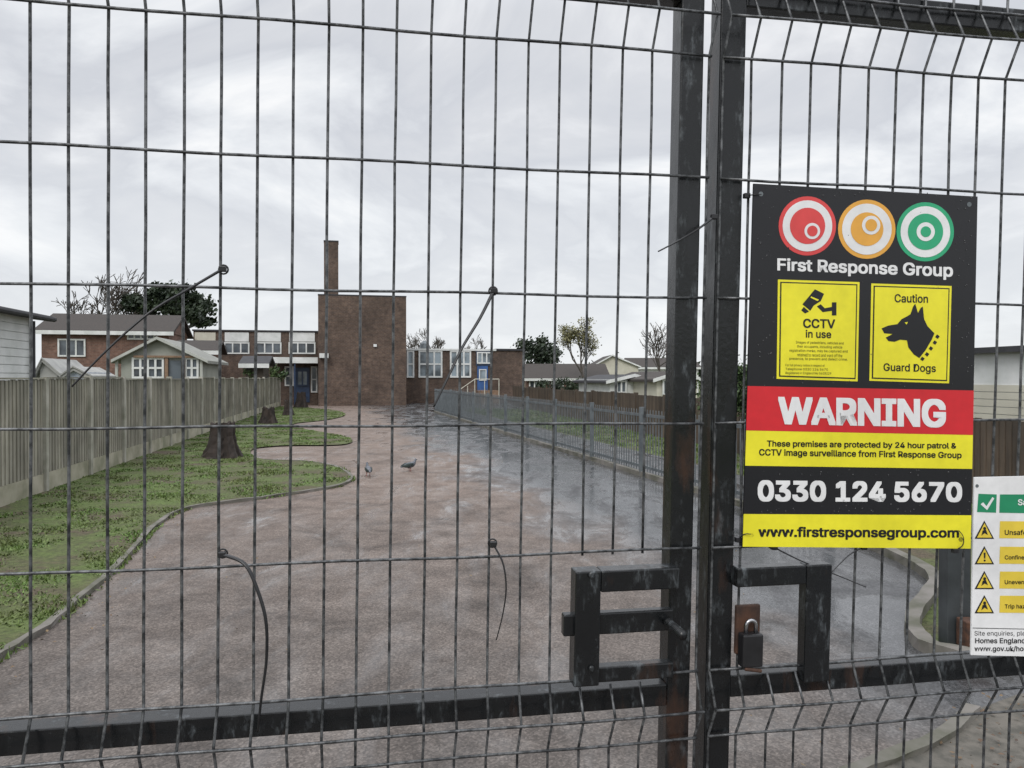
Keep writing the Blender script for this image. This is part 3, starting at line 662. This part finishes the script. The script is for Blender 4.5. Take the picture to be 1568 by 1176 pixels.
def text(body,mat,x0,x1,yl0,yl1,yr0,yr1,lv,bold=.0,natural=False):
    cu=bpy.data.curves.new('t','FONT'); cu.body=body; cu.size=1; cu.offset=0; cu.resolution_u=4
    if FONT: cu.font=FONT
    ob=bpy.data.objects.new('t',cu); scene.collection.objects.link(ob); dg=bpy.context.evaluated_depsgraph_get(); dg.update()
    me=bpy.data.meshes.new_from_object(ob.evaluated_get(dg)); bpy.data.objects.remove(ob)
    P=[v.co.copy() for v in me.vertices]; Fs=[tuple(p.vertices) for p in me.polygons]
    mx0=min(p.x for p in P);mx1=max(p.x for p in P);my0=min(p.y for p in P);my1=max(p.y for p in P)
    if natural: x1=x0+(mx1-mx0)/(my1-my0)*(yl1-yl0)
    # bold weight: the same outline laid again a fraction of a stroke aside, each copy in its own plane
    cop=[(0,0)] if bold<=0 else [(dx*bold,dy*bold*.8) for dx,dy in ((0,0),(1,1),(-1,1),(1,-1),(-1,-1),(1,0),(-1,0),(0,1),(0,-1))]
    bx=bold if bold>0 else 0; mx0-=bx;mx1+=bx;my0-=bx*.8;my1+=bx*.8
    for ci,(ox,oy) in enumerate(cop):
        V=[];w=WB+.0004*lv+.00003*ci
        for p in P:
            a=(p.x+ox-mx0)/(mx1-mx0); c=(p.y+oy-my0)/(my1-my0)
            x=x0+a*(x1-x0); y=(yl1+(yr1-yl1)*a)*(1-c)+(yl0+(yr0-yl0)*a)*c
            u,v=uv(x,y,WB); V.append(G(u,v,w))
        cur[0].add('lettering',mat,V,Fs)
def board(part,mat,c,w0,w1):
    V=[];  
    for w in (w0,w1):
        for x,y in c: u,v=uv(x,y,w1); V.append(G(u,v,w))
    cur[0].add(part,mat,V,BOXF)
TL,TR,BR,BL=(1154,281),(1497,301),(1486,840),(1137,837)
board('board',S_blk,[BL,BR,TR,TL],WB-.003,WB)
def ed(y,side):
    if side=='l': t=(y-TL[1])/(BL[1]-TL[1]); return TL[0]+(BL[0]-TL[0])*t
    t=(y-TR[1])/(BR[1]-TR[1]); return TR[0]+(BR[0]-TR[0])*t
def band(mat,yl0,yl1,yr0,yr1): poly('bands',mat,[(ed(yl1,'l'),yl1),(ed(yr1,'r'),yr1),(ed(yr0,'r'),yr0),(ed(yl0,'l'),yl0)],1)
band(S_red,591,659,598,666); band(S_yel,659.2,713,666.2,718); band(S_yel,787,837,789,840)
for (x,y,m,dx,dy,k) in ((1236,346,S_cr,7,8,0),(1327,351,S_co,6,-6,1),(1416.5,355,S_cg,0,0,2)):
    disc('logo',m,x,y,44,1); disc('logo',S_wht,x,y,38,2); disc('logo',m,x,y,27 if k!=1 else 25,3); disc('logo',S_wht,x+dx,y+dy,14 if k else 12,4); disc('logo',m,x+dx,y+dy,8 if k!=1 else 9,5)
text('First Response Group',S_wht,1190,1459,395,419,404,429,1,.024)
for c in ([(1189,580),(1313,584),(1316,432),(1191,428)],[(1331,583),(1453,587),(1457,438),(1334,434)]):
    poly('panels',S_yel,c,1); cx=sum(p[0] for p in c)/4; cy=sum(p[1] for p in c)/4
    poly('panels',S_blk,[(cx+(x-cx)*.945,cy+(y-cy)*.955) for x,y in c],2); poly('panels',S_yel,[(cx+(x-cx)*.915,cy+(y-cy)*.93) for x,y in c],3)
text('CCTV',S_blk,1229,1278,488,502,489,503,4,.02); text('in use',S_blk,1233,1272,505,517,506,518,4,.015)
lines=['Images of pedestrians, vehicles and','their occupants, including vehicle','registration marks, may be captured and','retained to record and ward off the','presence, to prevent and detect crime.']
for i,l in enumerate(lines): text(l,S_blk,1218+(i%2)*2-10*(i in(2,4)),1291-(i%2)*2+6*(i in(2,4)),522+i*6.2,527+i*6.2,523.5+i*6.2,528.5+i*6.2,4)
for i,l in enumerate(['For full privacy notice in respect of','Telephone 0330 124 5670','Registered in England No 5628229']): text(l,S_blk,1202,1262+i*5,557+i*6,561.5+i*6,558+i*6,562.5+i*6,4)
text('Caution',S_blk,1369,1420,450,463,451,464,4,.012); text('Guard Dogs',S_blk,1352,1432,556,571,558,573,4,.012)
dog=[(1351,503),(1361,499),(1374,497),(1380,490),(1388,486),(1393,483),(1397,472),(1400,468),(1404,481),(1408,474),(1411,472),(1413,490),(1418,500),(1428,510),(1424,519),(1415,534),(1406,545),(1398,540),(1390,530),(1388,520),(1378,519),(1370,522),(1361,521),(1357,516),(1367,511),(1355,510)]
poly('dog_symbol',S_blk,[(1390+(x-1390)*1.05,505+(y-505)*1.08) for x,y in dog],4)
poly('dog_symbol',S_yel,[(1384,494),(1389,493),(1387,497)],5)
for x,y in ((1434,515),(1430,524),(1424,533),(1418,542),(1411,549)): poly('dog_symbol',S_blk,[(x-3,y+1),(x,y-3),(x+4,y),(x+1,y+4)],4)
poly('camera_symbol',S_blk,[(1228,466),(1247,443),(1261,450),(1256,461),(1245,468),(1240,476)],4); poly('camera_symbol',S_yel,[(1241,454),(1253,459),(1251,461),(1240,456)],5)
poly('camera_symbol',S_blk,[(1250,469),(1256,466),(1262,472),(1273,470),(1273,463),(1280,463),(1280,483),(1273,483),(1273,476),(1259,478)],4); poly('camera_symbol',S_blk,[(1230,470),(1238,477),(1232,480),(1226,475)],4)
text('WARNING',S_wht,1191,1448,607,650,611,655,2,.034)
text('These premises are protected by 24 hour patrol &',S_blk,1174,1464,674,686,678,689,2,.02); text('CCTV image surveillance from First Response Group',S_blk,1162,1472,687,700,692,704,2,.02)
text('0330 124 5670',S_wht,1160,1473,735,768,738,769,1,.034); text('www.firstresponsegroup.com',S_blk,1161,1468,806,826,808,827,2,.026)
for x,y in ((1165,297),(1484,313),(1150,820),(1471,826)): disc('fixing_holes',M_rail,x,y,3.6,1,12)
Mdrop=simple('water_drops',(.05,.05,.055),(.08,.08,.08),9,.03)
random.seed(5); V=[];F=[]
for _ in range(650):
    x=random.uniform(1160,1488); y=random.uniform(288,592) if random.random()<.7 else random.uniform(718,786)
    if 1185<x<1462 and 300<y<586: 
        if random.random()<.9: continue
    if 1155<x<1478 and 730<y<772: continue
    u,v=uv(x,y,WB); r=random.uniform(.0005,.0013); o=len(V)
    for k in range(6): V.append(G(u+r*math.cos(k*1.047),v+r*math.sin(k*1.047),WB+.0005))
    for k in range(6): V.append(G(u+.6*r*math.cos(k*1.047),v+.6*r*math.sin(k*1.047),WB+.0005+r*.5))
    for k in range(6): F.append((o+k,o+(k+1)%6,o+6+(k+1)%6,o+6+k))
    F.append(tuple(o+6+k for k in range(6)))
sgn.add('rain_drops',Mdrop,V,F,True); sgn.build()
s2=B('safety_sign'); cur=[s2]; WB=.012
board('board',S_wht,[(1487,1003),(1690,1008),(1700,726),(1492,731)],WB-.003,WB)
poly('header',S_gr,[(1530,785),(1688,788),(1690,757),(1531,757)],1); poly('header',S_gr,[(1496,784),(1525,785),(1526,757),(1498,756)],1)
poly('tick',S_wht,[(1501,772),(1505,769),(1510,775),(1519,761),(1522,763),(1511,781)],2)
text('Safety first',S_wht,1558,0,764,776,764,776,2,.02,True)
for i,(yc,t) in enumerate(((811,'Unsafe structure'),(850,'Confined spaces'),(888,'Uneven ground'),(925,'Trip hazard'))):
    poly('hazard',S_blk,[(1492,yc+14),(1522,yc+14),(1507,yc-14)],1); poly('hazard',S_y2,[(1495.5,yc+12),(1518.5,yc+12),(1507,yc-10)],2)
    if i==1: poly('hazard',S_blk,[(1505.5,yc-4),(1508.5,yc-4),(1508,yc+5),(1506,yc+5)],3); disc('hazard',S_blk,1507,yc+8,1.6,3,8)
    else: disc('hazard',S_blk,1507,yc-2,2.4,3,10); poly('hazard',S_blk,[(1504,yc+1),(1509,yc),(1512,yc+8),(1507,yc+5),(1502,yc+9)],3)
    poly('bars',S_y2,[(1530,yc+13),(1684,yc+15),(1685,yc-12),(1531,yc-13)],1); text(t,S_blk,1538,0,yc,yc+8,yc,yc+8,2,.01,True)
poly('rule',S_blk,[(1489,962),(1684,966),(1684,965),(1489,961)],1)
text('Site enquiries, please contact',S_blk,1492,0,966,975,966,975,1,.0,True); text('Homes England',S_blk,1493,0,977,987,977,987,1,.015,True); text('www.gov.uk/homes-england',S_blk,1492,0,989,999,989,999,1,.015,True)
disc('fixing_holes',M_rail,1496,744,2.6,1,12); s2.build()
# ------------------------------------------------------------ WORLD + SUN
w=bpy.data.worlds.new("World"); scene.world=w; w.use_nodes=True; nt=w.node_tree; bg=nt.nodes['Background']
sky=N(nt,'ShaderNodeTexSky',sky_type='NISHITA'); sky.sun_disc=False; sky.sun_elevation=math.radians(42); sky.sun_rotation=math.radians(200)
tc=N(nt,'ShaderNodeTexCoord'); s=N(nt,'ShaderNodeSeparateXYZ'); nt.links.new(tc.outputs['Generated'],s.inputs[0])
z=math_(nt,'MAXIMUM',s.outputs[2],0); zz=math_(nt,'ADD',z,.30)
c=N(nt,'ShaderNodeCombineXYZ'); nt.links.new(math_(nt,'ADD',math_(nt,'DIVIDE',s.outputs[0],zz),3.3),c.inputs[0]); nt.links.new(math_(nt,'DIVIDE',s.outputs[1],zz),c.inputs[1])
n1=noise(nt,c.outputs[0],1.9,7,.56,.5); n2=noise(nt,c.outputs[0],.7,2,.5)
cf=math_(nt,'ADD',math_(nt,'MULTIPLY',n1,.65),math_(nt,'MULTIPLY',n2,.35))
col=ramp(nt,cf,[(.38,(1.0,1.0,1.0)),(.44,(.82,.84,.87)),(.51,(.64,.66,.705)),(.57,(.71,.725,.76)),(.64,(.90,.91,.93))])
hz=ramp(nt,z,[(0,.85),(.12,.4),(.30,0)]); col=mix(nt,hz,col,(.84,.865,.89))
k=ramp(nt,z,[(0,.118),(.42,.116),(1,.34)])
ml=N(nt,'ShaderNodeVectorMath',operation='SCALE'); nt.links.new(col,ml.inputs[0]); nt.links.new(math_(nt,'MULTIPLY',k,90),ml.inputs['Scale'])
fin=mix(nt,.06,ml.outputs[0],sky.outputs[0]); nt.links.new(fin,bg.inputs[0]); bg.inputs[1].default_value=.1
sd=bpy.data.lights.new('sun','SUN'); sd.energy=1.4; sd.angle=math.radians(25); sd.color=(1,.97,.93); so=bpy.data.objects.new('sun',sd); scene.collection.objects.link(so)
so.rotation_euler=(math.radians(48),0,math.radians(-20))
